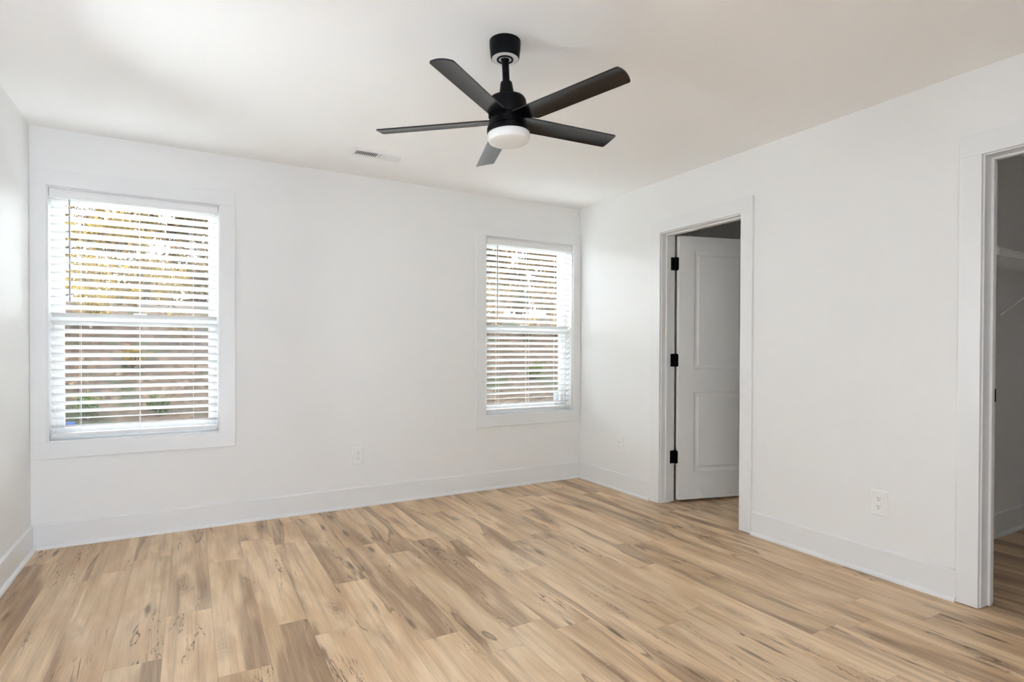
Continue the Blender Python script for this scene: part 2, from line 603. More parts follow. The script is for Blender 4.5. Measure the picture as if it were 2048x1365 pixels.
o = MB().box(-9.0, YH, H + 0.12, 6.0, WT, 5.7).build('wall_sky_block', 'wall')  # unseen mass added to block sky light from the bank
struct(o, 'unseen block added above the room to shade the bank', 'wall')

# ------------------------------------------------------------------ baseboards with shoe moulding
BH, BT = 0.147, 0.014
def base_run(name, a, b_, nrm, label, ends=(0, 0)):
    """a, b_ = wall-line end points (x, y); nrm = into the room"""
    A, B_ = Vector((*a, 0)), Vector((*b_, 0))
    n_ = Vector((*nrm, 0))
    z_ = Vector((0, 0, 1))
    prof = [(0, 0.002), (BT, 0.002), (BT, BH - 0.009), (BT - 0.0015, BH - 0.0055), (BT - 0.005, BH - 0.0025), (BT - 0.010, BH - 0.0005), (0, BH)]
    o_ = MB().sweep(prof, A, B_, (n_, z_)).build(name, 'trim')
    struct(o_, label, 'baseboard')
    d = (B_ - A).normalized()
    q = [(BT, 0), (BT + 0.015, 0)]
    for k in range(1, 6):
        t = PI / 2 * k / 6
        q.append((BT + 0.015 * math.cos(t), 0.005 + 0.016 * math.sin(t)))
    q.append((BT, 0.021))
    MB().sweep(q, A + d * ends[0], B_ - d * ends[1], (n_, z_)).build('shoe_moulding', 'trim', o_)
    return o_
base_run('baseboard_back', (-W, 0), (0, 0), (0, -1), 'long white baseboard along the window wall')
base_run('baseboard_left', (-W, YF), (-W, -BT), (1, 0), 'white baseboard at the foot of the left wall', (0, 0.013))
base_run('baseboard_right', (0, -0.925), (0, -BT), (-1, 0), 'short white baseboard between the corner and the white door', (0, 0.013))
base_run('baseboard_right_middle', (0, -2.936), (0, -1.836), (-1, 0), 'white baseboard between the white door and the closet')
base_run('baseboard_closet', (PT, -2.605), (CX1, -2.605), (0, -1), 'dim baseboard inside the closet')
base_run('baseboard_bathroom', (PT, 0), (BX1, 0), (0, -1), 'baseboard seen through the gap beside the hinges')

# ------------------------------------------------------------------ windows with casing
def frame_boxes(mb, x0, x1, z0, z1, wl, wr, wb, wt_, y0, y1):
    mb.box(x0, y0, z0, x0 + wl, y1, z1)
    mb.box(x1 - wr, y0, z0, x1, y1, z1)
    mb.box(x0 + wl, y0, z0, x1 - wr, y1, z0 + wb)
    mb.box(x0 + wl, y0, z1 - wt_, x1 - wr, y1, z1)
    return mb

def window(idx, x0, x1, co0, co1, label, sticker):
    wdw = empty_struct('window_%d' % idx, label, 'window', ((x0 + x1) / 2, 0, WZ0))
    inv = Matrix.Translation(-Vector(wdw.location))
    def fin(mb, name, mat, parent, **kw):
        mb.v = [tuple(Vector(v) - Vector(wdw.location)) for v in mb.v]
        return mb.build(name, mat, parent, **kw)
    rv = 0.008
    ci0, ci1 = x0 - rv, x1 + rv
    zi0, zi1 = WZ0 - rv, WZ1 + rv
    zo0, zo1 = 0.521, 2.199
    # flat casing boards, butt-jointed: legs between head and sill boards
    fin(MB().box(co0, -CASE, zi1, co1, 0, zo1), 'head_casing', 'trim', wdw, bevel=0.0015)
    fin(MB().box(co0, -CASE, zo0, co1, 0, zi0), 'apron_casing', 'trim', wdw, bevel=0.0015)
    fin(MB().box(co0, -CASE, zi0, ci0, 0, zi1), 'side_casing', 'trim', wdw, bevel=0.0015)
    fin(MB().box(ci1, -CASE, zi0, co1, 0, zi1), 'side_casing', 'trim', wdw, bevel=0.0015)
    fin(frame_boxes(MB(), x0 - JT, x1 + JT, WZ0 - JT, WZ1 + JT, JT, JT, JT, JT, -0.002, 0.088), 'jamb_liner', 'trim', wdw, bevel=0.001)
    fin(frame_boxes(MB(), x0 - JT, x1 + JT, WZ0 - JT, WZ1 + JT, 0.035, 0.035, 0.035, 0.035, 0.088, 0.172), 'window_frame', 'vinyl', wdw, bevel=0.002)
    fx0, fx1, fz0, fz1 = x0 + 0.016, x1 - 0.016, WZ0 + 0.016, WZ1 - 0.016
    zm = 1.338
    up_ = fin(frame_boxes(MB(), fx0, fx1, zm - 0.028, fz1, 0.038, 0.038, 0.05, 0.04, 0.134, 0.160), 'upper_sash', 'vinyl', wdw, bevel=0.002)
    lo_ = fin(frame_boxes(MB(), fx0, fx1, fz0, zm + 0.032, 0.040, 0.040, 0.046, 0.060, 0.098, 0.128), 'lower_sash', 'vinyl', wdw, bevel=0.002)
    xc = (x0 + x1) / 2
    fin(MB().box(xc - 0.035, 0.106, zm + 0.032, xc + 0.035, 0.128, zm + 0.046), 'sash_lock', 'vinyl', lo_, bevel=0.003)
    fin(MB().box(fx0 + 0.036, 0.145, zm + 0.020, fx1 - 0.036, 0.149, fz1 - 0.038), 'pane', 'glass', up_)
    fin(MB().box(fx0 + 0.038, 0.111, fz0 + 0.044, fx1 - 0.038, 0.115, zm - 0.026), 'pane', 'glass', lo_)
    fin(MB().add([(fx0 + 0.01, 0.166, fz0), (fx1 - 0.01, 0.166, fz0), (fx1 - 0.01, 0.166, zm), (fx0 + 0.01, 0.166, zm)], [(0, 1, 2, 3)]),
        'insect_screen', 'screen', wdw)
    gx0, gx1, gz0 = fx0 + 0.040, fx1 - 0.040, fz0 + 0.046
    if sticker == 'blue':
        fin(MB().box(gx0 + 0.002, 0.109, gz0 + 0.004, gx0 + 0.050, 0.1105, gz0 + 0.034), 'sticker', 'sticker_blue', lo_)['label'] = 'small blue sticker'
    elif sticker:
        fin(MB().box(gx1 - 0.058, 0.109, gz0 + 0.002, gx1 - 0.004, 0.1105, gz0 + 0.085), 'sticker', 'sticker_white', lo_)['label'] = 'pale blue white sticker'
    return wdw
window(1, *WINS[0], -3.8905, -2.8335, 'white window with plain casing nearest the left wall', 'blue')
window(2, *WINS[1], -1.058, -0.0045, 'white window with plain casing in the far right corner', 'white')

if SIDE_FILL:
    w3 = window(3, SIDE_FILL[0], SIDE_FILL[1], SIDE_FILL[0] - 0.098, SIDE_FILL[1] + 0.098, 'white window added in the left wall for fill light', None)
    w3.location = (-W, (SIDE_FILL[0] + SIDE_FILL[1]) / 2, WZ0)
    w3.rotation_euler = (0, 0, PI / 2)

# ------------------------------------------------------------------ venetian blinds
def blind(x0, x1, label, wand_x, cords):
    base = Vector(((x0 + x1) / 2, 0, WZ0))
    bl = thing('window_blind', label, 'blind', base, 'white venetian blinds on the two windows')
    def fin(mb, name, mat, parent=bl, **kw):
        mb.v = [tuple(Vector(v) - base) for v in mb.v]
        return mb.build(name, mat, parent, **kw)
    a, b_ = x0 + 0.004, x1 - 0.004
    U, V = Vector((0, 1, 0)), Vector((0, 0, 1))
    zt, zb = WZ1 - 0.001, 2.041
    prof = [(-0.004, zt - 0.006), (0.000, zt), (0.010, zt), (0.010, zb), (0.002, zb), (-0.002, zb + 0.004), (-0.001, zb + 0.012), (0.001, zb + 0.02), (-0.003, zb + 0.036), (-0.006, zb + 0.044)]
    fin(MB().sweep(prof, (a, 0, 0), (b_, 0, 0), (U, V)), 'valance', 'slat', bevel=0.0008)
    fin(MB().box(a + 0.004, 0.013, 2.052, b_ - 0.004, 0.064, WZ1 - 0.002), 'headrail', 'vinyl', bevel=0.002)
    s0, s1 = a + 0.003, b_ - 0.004
    sl = MB()
    zs_ = [(1.9888 - 0.0475 * k, 27.0) for k in range(-1, 26)] + [(0.7515, 12.0), (0.7075, 20.0)]
    WD, TH = 0.0505, 0.0028
    for z, tilt in zs_:
        t = R(tilt)
        # slightly crowned cross-section, room-side edge high
        top, bot = [], []
        N = 6
        for k in range(N + 1):
            q = k / N
            along = q * WD
            crown = 0.0012 * (1 - (2 * q - 1) ** 2)
            y = 0.014 + along * math.cos(t)
            zz = z - along * math.sin(t)
            nx, nz = math.sin(t), math.cos(t)
            top.append((y + nx * (crown + TH), zz + nz * (crown + TH)))
            bot.append((y + nx * crown, zz + nz * crown))
        sl.sweep(top + bot[::-1], (s0, 0, 0), (s1, 0, 0), (U, V))
    fin(sl, 'slat_panel', 'slat')
    rail = fin(MB().box(s0, 0.012, 0.641, s1, 0.062, 0.662), 'bottom_rail', 'slat', bevel=0.004, segs=3)
    for c in cords:
        fin(MB().lathe([(0.0001, -0.006), (0.005, -0.006), (0.006, 0.0), (0.0001, 0.0)], 14, (c, 0.037, 0.641)), 'cord_plug', 'vinyl', rail, smooth=True)
    zc = 2.05
    for c in cords:
        mb = MB()
        for yy in (0.0125, 0.0625):
            mb.tube([(c, yy, zc), (c, yy, 0.655)], 0.0010, 6)
        fin(mb, 'ladder_cord', 'cord')
    wd = fin(MB().tube([(wand_x, 0.002, 2.034), (wand_x + 0.001, -0.001, 1.44)], 0.0042, 6), 'tilt_wand', 'wand')
    fin(MB().tube([(wand_x, 0.010, 2.052), (wand_x, 0.002, 2.046), (wand_x, 0.002, 2.030)], 0.0018, 8), 'wand_hook', 'wand', wd)
    return bl
blind(*WINS[0], 'white venetian blind on the window beside the left wall', -3.7095, (-3.664, -3.366, -3.074))
blind(*WINS[1], 'white venetian blind on the window in the far right corner', -0.853, (-0.833, -0.536, -0.240))

# ------------------------------------------------------------------ doorway trims and white door
def opening_trim(name, ya, yb, outer_a, outer_b, label, stop_x):
    """ya = far jamb face, yb = near jamb face; outer_* = casing outer edges"""
    tr = empty_struct(name, label, 'door frame', (0, (ya + yb) / 2, 0))
    L = Vector(tr.location)
    def fin(mb, nm, mat='trim', parent=tr, **kw):
        mb.v = [tuple(Vector(v) - L) for v in mb.v]
        return mb.build(nm, mat, parent, **kw)
    ia, ib = ya + 0.006, yb - 0.006
    zt, zo = DZ + 0.006, 2.140
    z0 = 0.004
    fin(MB().box(-CASE, outer_a, zt, 0, outer_b, zo), 'head_casing', bevel=0.0015)
    fin(MB().box(-CASE, ia, z0, 0, outer_a, zt), 'side_casing', bevel=0.0015)
    fin(MB().box(-CASE, outer_b, z0, 0, ib, zt), 'side_casing', bevel=0.0015)
    # casing on the other face of the wall
    fin(MB().box(PT, ia, z0, PT + CASE, outer_a, zt), 'back_casing', bevel=0.0015)
    fin(MB().box(PT, outer_b, z0, PT + CASE, ib, zt), 'back_casing', bevel=0.0015)
    fin(MB().box(PT, outer_b, zt, PT + CASE, outer_a, zo), 'back_casing', bevel=0.0015)
    fin(MB().box(-0.001, ya, z0, PT + 0.001, ya + JT, DZ + JT), 'side_jamb', bevel=0.001)
    fin(MB().box(-0.001, yb - JT, z0, PT + 0.001, yb, DZ + JT), 'side_jamb', bevel=0.001)
    fin(MB().box(-0.001, yb, DZ, PT + 0.001, ya, DZ + JT), 'head_jamb', bevel=0.001)
    sa, sb = stop_x
    fin(MB().box(sa, ya - 0.011, z0, sb, ya, DZ), 'door_stop', bevel=0.002)
    fin(MB().box(sa, yb, z0, sb, yb + 0.011, DZ), 'door_stop', bevel=0.002)
    fin(MB().box(sa, yb + 0.011, DZ - 0.011, sb, ya - 0.011, DZ), 'door_stop', bevel=0.002)
    return tr, fin
opening_trim('trim_1', DY0, DY1, -0.926, -1.8345, 'white casing and jamb around the half-open white door', (0.039, 0.081))
tr2, fin2 = opening_trim('trim_2', CY0, CY1, -2.9375, -3.852, 'white casing and jamb of the dark closet doorway at the right edge', (0.060, 0.088))
fin2(MB().box(0.096, CY0 - 0.0025, 0.93, 0.124, CY0, 0.99), 'strike_plate', 'black')['label'] = 'small black strike plate'

def panel_door():
    pin = Vector((0.138, -1.037, 0))
    hd = R(105)
    d = Vector((math.sin(hd), math.cos(hd), 0))       # along the door, away from the hinge
    n_ = Vector((d.y, -d.x, 0))                        # face that looks into the bedroom
    if n_.y > 0:
        n_ = -n_
    dr = empty_struct('door_1', 'half-open white two-panel door on black hinges', 'door', pin)
    U, V, N = d, Vector((0, 0, 1)), n_
    def P(u, z, k):
        return U * u + V * z + N * k
    DW, Z0, Z1 = 0.711, 0.022, 2.032
    KF, KB = 0.041, 0.006
    u0 = 0.007
    # face with two recessed-moulded panels, same on both faces
    mb = MB()
    st = 0.137
    pans = [(st, DW - st, 0.231, 0.841), (st, DW - st, 1.017, 1.923)]
    us = [u0, st, DW - st, DW]
    zs_ = [Z0, 0.231, 0.841, 1.017, 1.923, Z1]
    for side in (0, 1):
        K = KF if side == 0 else KB
        sg = -1 if side == 0 else 1
        for i in range(3):
            for j in range(5):
                if i == 1 and j in (1, 3):
                    continue
                mb.add([P(us[i], zs_[j], K), P(us[i + 1], zs_[j], K), P(us[i + 1], zs_[j + 1], K), P(us[i], zs_[j + 1], K)], [(0, 1, 2, 3)])
        for a, b_, c, e in pans:
            rings = [(0, 0), (0.004, 0.0045), (0.014, 0.0075), (0.022, 0.0075), (0.030, 0.0065), (0.042, 0.0020)]
            prev = None
            for off, dep in rings:
                r_ = [P(a + off, c + off, K + sg * dep), P(b_ - off, c + off, K + sg * dep), P(b_ - off, e - off, K + sg * dep), P(a + off, e - off, K + sg * dep)]
                if prev:
                    for k in range(4):
                        l = (k + 1) % 4
                        mb.add([prev[k], prev[l], r_[l], r_[k]], [(0, 1, 2, 3)])
                prev = r_
            mb.add(prev, [(0, 1, 2, 3)])
    for (ua, za), (ub, zb) in (((u0, Z0), (DW, Z0)), ((DW, Z0), (DW, Z1)), ((DW, Z1), (u0, Z1)), ((u0, Z1), (u0, Z0))):
        mb.add([P(ua, za, KF), P(ub, zb, KF), P(ub, zb, KB), P(ua, za, KB)], [(0, 1, 2, 3)])
    slab = mb.build('door_slab', 'door', dr)
    weld(slab)
    for za, zb in ((1.773, 1.871), (1.037, 1.135), (0.297, 0.395)):
        hb = MB()
        hb.tube([(0, 0, za - 0.001), (0, 0, zb + 0.001)], 0.0058, 14)
        hb.tube([(0, 0, zb), (0, 0, zb + 0.005)], 0.0042, 12)
        hg = hb.build('hinge', 'black', dr, smooth=True)
        # leaf let into the door edge
        lf = MB()
        def rounded(mbb, O, A_, w_, th_, T):
            # rounded outer corners, A_ = away from the pin, T = thickness direction
            pts = [(0, za), (w_ - 0.012, za)]
            for k in range(1, 6):
                q = PI / 2 * k / 6
                pts.append((w_ - 0.012 + 0.012 * math.sin(q), za + 0.012 - 0.012 * math.cos(q)))
            pts += [(w_, za + 0.012), (w_, zb - 0.012)]
            for k in range(1, 6):
                q = PI / 2 * k / 6
                pts.append((w_ - 0.012 + 0.012 * math.cos(q), zb - 0.012 + 0.012 * math.sin(q)))
            pts += [(w_ - 0.012, zb), (0, zb)]
            vs = [O + A_ * p_[0] + V * p_[1] for p_ in pts] + [O + A_ * p_[0] + V * p_[1] + T * th_ for p_ in pts]
            k_ = len(pts)
            mbb.add(vs, [tuple(range(k_)), tuple(reversed(range(k_, 2 * k_)))] + [(i, (i + 1) % k_, k_ + (i + 1) % k_, k_ + i) for i in range(k_)])
        rounded(lf, U * (u0 + 0.0005), N, 0.034, 0.003, -U)
        lf.build('door_leaf', 'black', hg)
        lf = MB()
        rounded(lf, Vector((-0.002, DY0 - pin.y - 0.0025, 0)), Vector((-1, 0, 0)), 0.052, 0.0025, Vector((0, 1, 0)))
        lf.build('jamb_leaf', 'black', hg)
    # latch plate at the free edge and a black lever on the far side of the closed stile
    MB().box(-0.001, -0.012, -0.03, 0.002, 0.012, 0.03).build('latch_plate', 'black', dr, loc=U * DW + V * 0.96 + N * 0.0235).rotation_euler = (0, 0, math.atan2(U.y, U.x))
    kn = MB().lathe([(0.0001, 0), (0.032, 0), (0.032, 0.006), (0.014, 0.010), (0.012, 0.03), (0.026, 0.036), (0.029, 0.05), (0.024, 0.062), (0.0001, 0.064)], 32)
    for sg, K in ((1, KF), (-1, KB)):
        o_ = kn.build('door_knob', 'black', dr, smooth=True)
        o_.matrix_local = Matrix.Translation(U * (DW - 0.06) + V * 0.96 + N * K) @ (N * sg).to_track_quat('Z', 'Y').to_matrix().to_4x4()
    return dr
panel_door()

# ------------------------------------------------------------------ outlets
def outlet(P0, nrm, label):
    """P0 on wall, nrm into the room"""
    n_ = Vector(nrm)
    u = Vector((0, 0, 1)).cross(n_)
    ot = thing('wall_outlet', label, 'outlet', P0, 'white duplex outlets')
    rot = Matrix((u, Vector((0, 0, 1)), n_)).transposed().to_4x4()
    def fin(mb, nm, mat, parent, **kw):
        mb.v = [tuple(rot @ Vector(v)) for v in mb.v]
        return mb.build(nm, mat, parent, **kw)
    w_, h_ = 0.0435, 0.066
    # plate with chamfered rim
    pl = MB()
    r0 = [(-w_, -h_), (w_, -h_), (w_, h_), (-w_, h_)]
    lay = [(0, 0.0), (0, 0.0025), (0.0055, 0.0068)]
    prev = None
    for ins, z in lay:
        r_ = [(x - math.copysign(ins, x), y - math.copysign(ins, y), z) for x, y in r0]
        if prev:
            for k in range(4):
                l = (k + 1) % 4
                pl.add([prev[k], prev[l], r_[l], r_[k]], [(0, 1, 2, 3)])
        else:
            pl.add(r_, [(3, 2, 1, 0)])
        prev = r_
    pl.add(prev, [(0, 1, 2, 3)])
    cp = fin(pl, 'cover_plate', 'plastic', ot)
    weld(cp)
    for sgn in (1, -1):
        c = 0.0212 * sgn
        rc = MB()
        ring = []
        for k in range(40):
            t = 2 * PI * k / 40
            ring.append((0.0172 * math.cos(t), max(-0.0142, min(0.0142, 0.0172 * math.sin(t))) + c))
        vs = [(x, y, 0.006) for x, y in ring] + [(x, y, 0.0088) for x, y in ring]
        rc.add(vs, [tuple(range(40, 80))] + [(k, (k + 1) % 40, 40 + (k + 1) % 40, 40 + k) for k in range(40)])
        rcp = fin(rc, 'receptacle', 'plastic', ot)
        fin(MB().box(-0.0074, c + 0.0005, 0.0080, -0.0052, c + 0.0092, 0.0092), 'slot', 'slot', rcp)
        fin(MB().box(0.0052, c + 0.0015, 0.0080, 0.0074, c + 0.0085, 0.0092), 'slot', 'slot', rcp)
        fin(MB().lathe([(0.0001, 0.0080), (0.0026, 0.0080), (0.0026, 0.0092), (0.0001, 0.0092)], 16, (0, c - 0.0066, 0)), 'slot', 'slot', rcp)
    fin(MB().lathe([(0.0001, 0.006), (0.0028, 0.006), (0.0022, 0.0078), (0.0001, 0.0080)], 16), 'screw', 'plastic', ot, smooth=True)
    return ot
outlet((-2.016, 0, 0.377), (0, -1, 0), 'white outlet on the window wall between the two windows')
outlet((0, -0.560, 0.379), (-1, 0, 0), 'white outlet between the room corner and the white door')
outlet((0, -2.594, 0.377), (-1, 0, 0), 'white outlet on the right wall between the door and the closet')

# ------------------------------------------------------------------ ceiling vent
def vent():
    x0, x1, y0, y1 = -2.197, -1.842, -0.588, -0.440
    xc, yc = (x0 + x1) / 2, (y0 + y1) / 2
    vt = thing('ceiling_vent', 'white metal air register on the ceiling near the window wall', 'vent', (xc, yc, H))
    hx, hy = (x1 - x0) / 2, (y1 - y0) / 2
    ix, iy = 0.148, 0.042
    fr = MB()
    outer = [(-hx, -hy), (hx, -hy), (hx, hy), (-hx, hy)]
    rings = [(hx, hy, 0.0), (hx, hy, -0.003), (hx - 0.012, hy - 0.012, -0.009), (ix, iy, -0.009), (ix, iy, -0.001)]
    prev = None
    for a, b_, z in rings:
        r_ = [(-a, -b_, z), (a, -b_, z), (a, b_, z), (-a, b_, z)]
        if prev:
            for k in range(4):
                l = (k + 1) % 4
                fr.add([prev[k], prev[l], r_[l], r_[k]], [(0, 1, 2, 3)])
        prev = r_
    fr.box(-0.006, -iy, -0.009, 0.006, iy, -0.001)
    f = fr.build('vent_frame', 'vent', vt)
    MB().box(-ix, -iy, -0.0012, ix, iy, -0.0004).build('duct_opening', 'duct', vt)
    for sgn in (-1, 1):
        lv = MB()
        N = 11
        for k in range(N):
            cx = sgn * (0.012 + (k + 0.5) * (ix - 0.016) / N)
            t = R(32) * sgn
            Mx = Matrix.Translation((cx, 0, -0.0055)) @ Matrix.Rotation(t, 4, 'Y')
            lv.box(-0.0045, -iy, -0.0006, 0.0045, iy, 0.0006, Mx)
        lv.build('louver_bank', 'vent', vt)
    for sx_ in (-1, 1):
        MB().lathe([(0.0001, -0.0105), (0.003, -0.0098), (0.004, -0.008), (0.0001, -0.008)], 14, (sx_ * (ix + 0.012), 0.0, 0)).build('screw', 'vent', vt, smooth=True)
    ld = MB().box(-0.0015, -0.006, -0.022, 0.0015, 0.006, -0.006).build('damper_lever', 'vent', vt, loc=(ix - 0.006, iy + 0.006, 0))
vent()

# ------------------------------------------------------------------ ceiling fan
def fan():
    piv = Vector((-1.959, -2.128, H))
    fn = thing('ceiling_fan', 'black five-blade ceiling fan with round frosted light', 'ceiling fan', piv)
    # canopy (fixed to the ceiling)
    MB().lathe([(0.0645, 0.0), (0.0645, -0.012), (0.0635, -0.030), (0.0595, -0.066), (0.0570, -0.0715), (0.0555, -0.0725), (0.0555, -0.060), (0.0180, -0.060)], 64).build('canopy', 'black', fn, smooth=35)
    MB().lathe([(0.0555, -0.070), (0.0545, -0.0728), (0.0335, -0.0735), (0.0335, -0.065), (0.0555, -0.065)], 64).lathe([(0.0285, -0.066), (0.0275, -0.0735), (0.0190, -0.0745), (0.0190, -0.066), (0.0285, -0.066)], 64).build('canopy_plate', 'satin_plate', fn, smooth=35)['label'] = 'pale bottom plate'
    MB().lathe([(0.0345, -0.064), (0.0345, -0.0770), (0.0270, -0.0770), (0.0270, -0.064), (0.0345, -0.064)], 64).build('canopy_rim', 'black', fn, smooth=35)
    # everything below hangs from the ball joint, leaning slightly
    lean = Matrix.Identity(4)
    dn = Vector((0.0394, -0.0283, -1)).normalized()
    q = Vector((0, 0, -1)).rotation_difference(dn).to_matrix().to_4x4()
    T = Matrix.Translation((0, 0, -0.062)) @ q
    def lathe(name, mat, prof, parent=fn, n=64, sm=35):
        # profile heights measured below the ball (negative)
        return MB().lathe([(r, z) for r, z in prof], n, M_=T).build(name, mat, parent, smooth=sm)
    b0 = 2.44 - 0.062
    z = lambda zz: zz - b0
    rod = lathe('downrod', 'black', [(0.0001, 0.006), (0.019, 0.004), (0.0215, -0.006), (0.018, -0.014), (0.0148, -0.018), (0.0148, z(2.26)), (0.0001, z(2.26))], n=32)
    lathe('yoke_cover', 'black', [(0.0155, z(2.274)), (0.022, z(2.272)), (0.0248, z(2.266)), (0.0325, z(2.207)), (0.0325, z(2.199)), (0.015, z(2.199))], n=40)
    lathe('motor_housing', 'black', [(0.0001, z(2.2085)), (0.060, z(2.2065)), (0.073, z(2.202)), (0.0785, z(2.193)), (0.080, z(2.182)), (0.080, z(2.130)), (0.078, z(2.127)), (0.072, z(2.126)), (0.072, z(2.098)), (0.0001, z(2.098))])
    lathe('light_kit_ring', 'black', [(0.0001, z(2.100)), (0.076, z(2.100)), (0.0805, z(2.097)), (0.082, z(2.088)), (0.0865, z(2.084)), (0.0885, z(2.078)), (0.0885, z(2.062)), (0.0865, z(2.058)), (0.0001, z(2.058))])
    lathe('light_globe', 'globe', [(0.0001, z(2.060)), (0.0850, z(2.060)), (0.0872, z(2.056)), (0.0878, z(2.044)), (0.0868, z(2.034)), (0.083, z(2.026)), (0.075, z(2.0215)), (0.055, z(2.0195)), (0.0001, z(2.019))])
    # blades
    zb = z(2.1105)
    th0 = -2.4924
    pitch = -0.2028
    for k in range(5):
        a = th0 + 2 * PI * k / 5
        bl = MB()
        c = 0.0472
        # outline (radius, side); + side is the lower edge
        outl = [(0.060, -0.040), (0.085, -c + 0.001), (0.11, -c), (0.20, -c), (0.35, -c), (0.538, -c), (0.5465, -c + 0.005)]
        for i in range(1, 8):
            s_ = -c + 0.005 + (2 * c - 0.010) * i / 8
            outl.append((0.5465 + 0.007 * (1 - (s_ / c) ** 2), s_))
        outl += [(0.5465, c - 0.005), (0.538, c), (0.35, c), (0.20, c), (0.126, c), (0.060, 0.010)]
        TH = 0.0055
        n_ = len(outl)
        def pos(r_, s_, t_):
            # gentle camber across the chord
            cam_ = 0.0045 * (1 - (s_ / c) ** 2)
            y = s_ * math.cos(pitch)
            zz = s_ * math.sin(pitch) + cam_ + t_
            return Vector((r_ * math.cos(a) - y * math.sin(a), r_ * math.sin(a) + y * math.cos(a), zb + zz))
        # grid the blade across the chord for the camber
        NS = 10
        def edges(r_):
            # lower / upper side limits at radius r_
            lo_ = -c
            hi_ = c
            if r_ < 0.126:
                hi_ = 0.010 + (c - 0.010) * max(0, (r_ - 0.060)) / 0.066
            if r_ > 0.5465:
                ss_ = math.sqrt(max(0, 1 - (r_ - 0.5465) / 0.007)) * (c - 0.004)
                lo_, hi_ = -ss_, ss_
            elif r_ > 0.540:
                lo_, hi_ = -c + 0.004 * (r_ - 0.540) / 0.0065, c - 0.004 * (r_ - 0.540) / 0.0065
            return lo_, hi_
        rs = [0.060, 0.075, 0.09, 0.105, 0.126, 0.16, 0.22, 0.30, 0.40, 0.50, 0.540, 0.543, 0.5465, 0.549, 0.551, 0.5525, 0.5533]
        vs = []
        for r_ in rs:
            l_, h_ = edges(r_)
            for i in range(NS + 1):
                s_ = l_ + (h_ - l_) * i / NS
                vs.append(pos(r_, s_, TH / 2))
            for i in range(NS + 1):
                s_ = l_ + (h_ - l_) * i / NS
                vs.append(pos(r_, s_, -TH / 2))
        K = 2 * (NS + 1)
        fs = []
        for j in range(len(rs) - 1):
            for i in range(NS):
                fs.append((j * K + i, j * K + i + 1, (j + 1) * K + i + 1, (j + 1) * K + i))
                o_ = NS + 1
                fs.append((j * K + o_ + i, (j + 1) * K + o_ + i, (j + 1) * K + o_ + i + 1, j * K + o_ + i + 1))
            for i in (0, NS):
                fs.append((j * K + i, (j + 1) * K + i, (j + 1) * K + NS + 1 + i, j * K + NS + 1 + i))
        for j in (0, len(rs) - 1):
            for i in range(NS):
                fs.append((j * K + i, j * K + i + 1, j * K + NS + 2 + i, j * K + NS + 1 + i))
        bl.add([T @ v for v in vs], fs)
        bl.build('fan_blade', 'blade', fn, smooth=35)
    return fn
fan()

# ------------------------------------------------------------------ wire shelf in the closet
def wire_shelf():
    zs_, yb, yf = 1.688, -2.605, -2.910
    x0, x1 = PT + 0.002, CX1 - 0.002
    sh = thing('wire_shelf', 'white wire shelf on the closet wall seen through the right doorway', 'shelf', (0, 0, 0))
    mb = MB()
    n = int((x1 - x0) / 0.0125)
    for i in range(n + 1):
        x = x0 + 0.004 + i * (x1 - x0 - 0.008) / n
        mb.tube([(x, yb + 0.006, zs_), (x, yf, zs_), (x, yf - 0.001, zs_ - 0.034)], 0.0013, 4, caps=False)
    mb.build('cross_wires', 'wire', sh)
    rl = MB()
    for yy, zz in ((yf - 0.002, zs_ + 0.001), (yf - 0.002, zs_ - 0.036), (yb + 0.02, zs_ - 0.003), ((yb + yf) / 2, zs_ - 0.003)):
        rl.tube([(x0, yy, zz), (x1, yy, zz)], 0.0032, 8)
    rl.build('rail', 'wire', sh)
    # diagonal support strut down to the wall
    MB().tube([(1.36, yf + 0.01, zs_ - 0.036), (1.36, yb + 0.004, zs_ - 0.30)], 0.0040, 8).build('brace', 'wire', sh)
    MB().box(0.445, yf - 0.006, zs_ - 0.036, 0.470, yf - 0.001, zs_ + 0.003).build('joiner_clip', 'plastic', sh, bevel=0.001)
    MB().box(x0 - 0.001, yf - 0.005, zs_ - 0.040, x0 + 0.004, yf + 0.03, zs_ + 0.006).build('end_bracket', 'plastic', sh, bevel=0.001)
    for x in (0.62, 1.0, 1.36, 1.75):
        MB().box(x - 0.008, yb, zs_ - 0.014, x + 0.008, yb + 0.012 - 0.02, zs_ + 0.006).build('wall_clip', 'plastic', sh, bevel=0.001)
    return sh
wire_shelf()

# ------------------------------------------------------------------ outdoors: bank, grass, shrubs, trees
rng = random.Random(11)
GZ = -0.35
def ground_z(x, y):
    base = GZ
    t = max(0.0, min(1.0, (y - 6.2 + 0.35 * math.sin(x * 0.6)) / 4.4))
    bank = (t * t * (3 - 2 * t)) * 2.45
    far = max(0.0, y - 10.5) * 0.06
    return base + bank + far + 0.06 * math.sin(x * 1.7 + y) * (0.3 + t)
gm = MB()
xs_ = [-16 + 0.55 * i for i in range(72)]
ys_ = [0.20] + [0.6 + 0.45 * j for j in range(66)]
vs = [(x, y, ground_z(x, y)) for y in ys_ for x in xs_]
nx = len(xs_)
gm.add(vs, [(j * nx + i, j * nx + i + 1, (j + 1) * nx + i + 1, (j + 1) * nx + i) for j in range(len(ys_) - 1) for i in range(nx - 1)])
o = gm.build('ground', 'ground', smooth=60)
struct(o, 'leaf covered bank and yard outside the windows', 'ground')

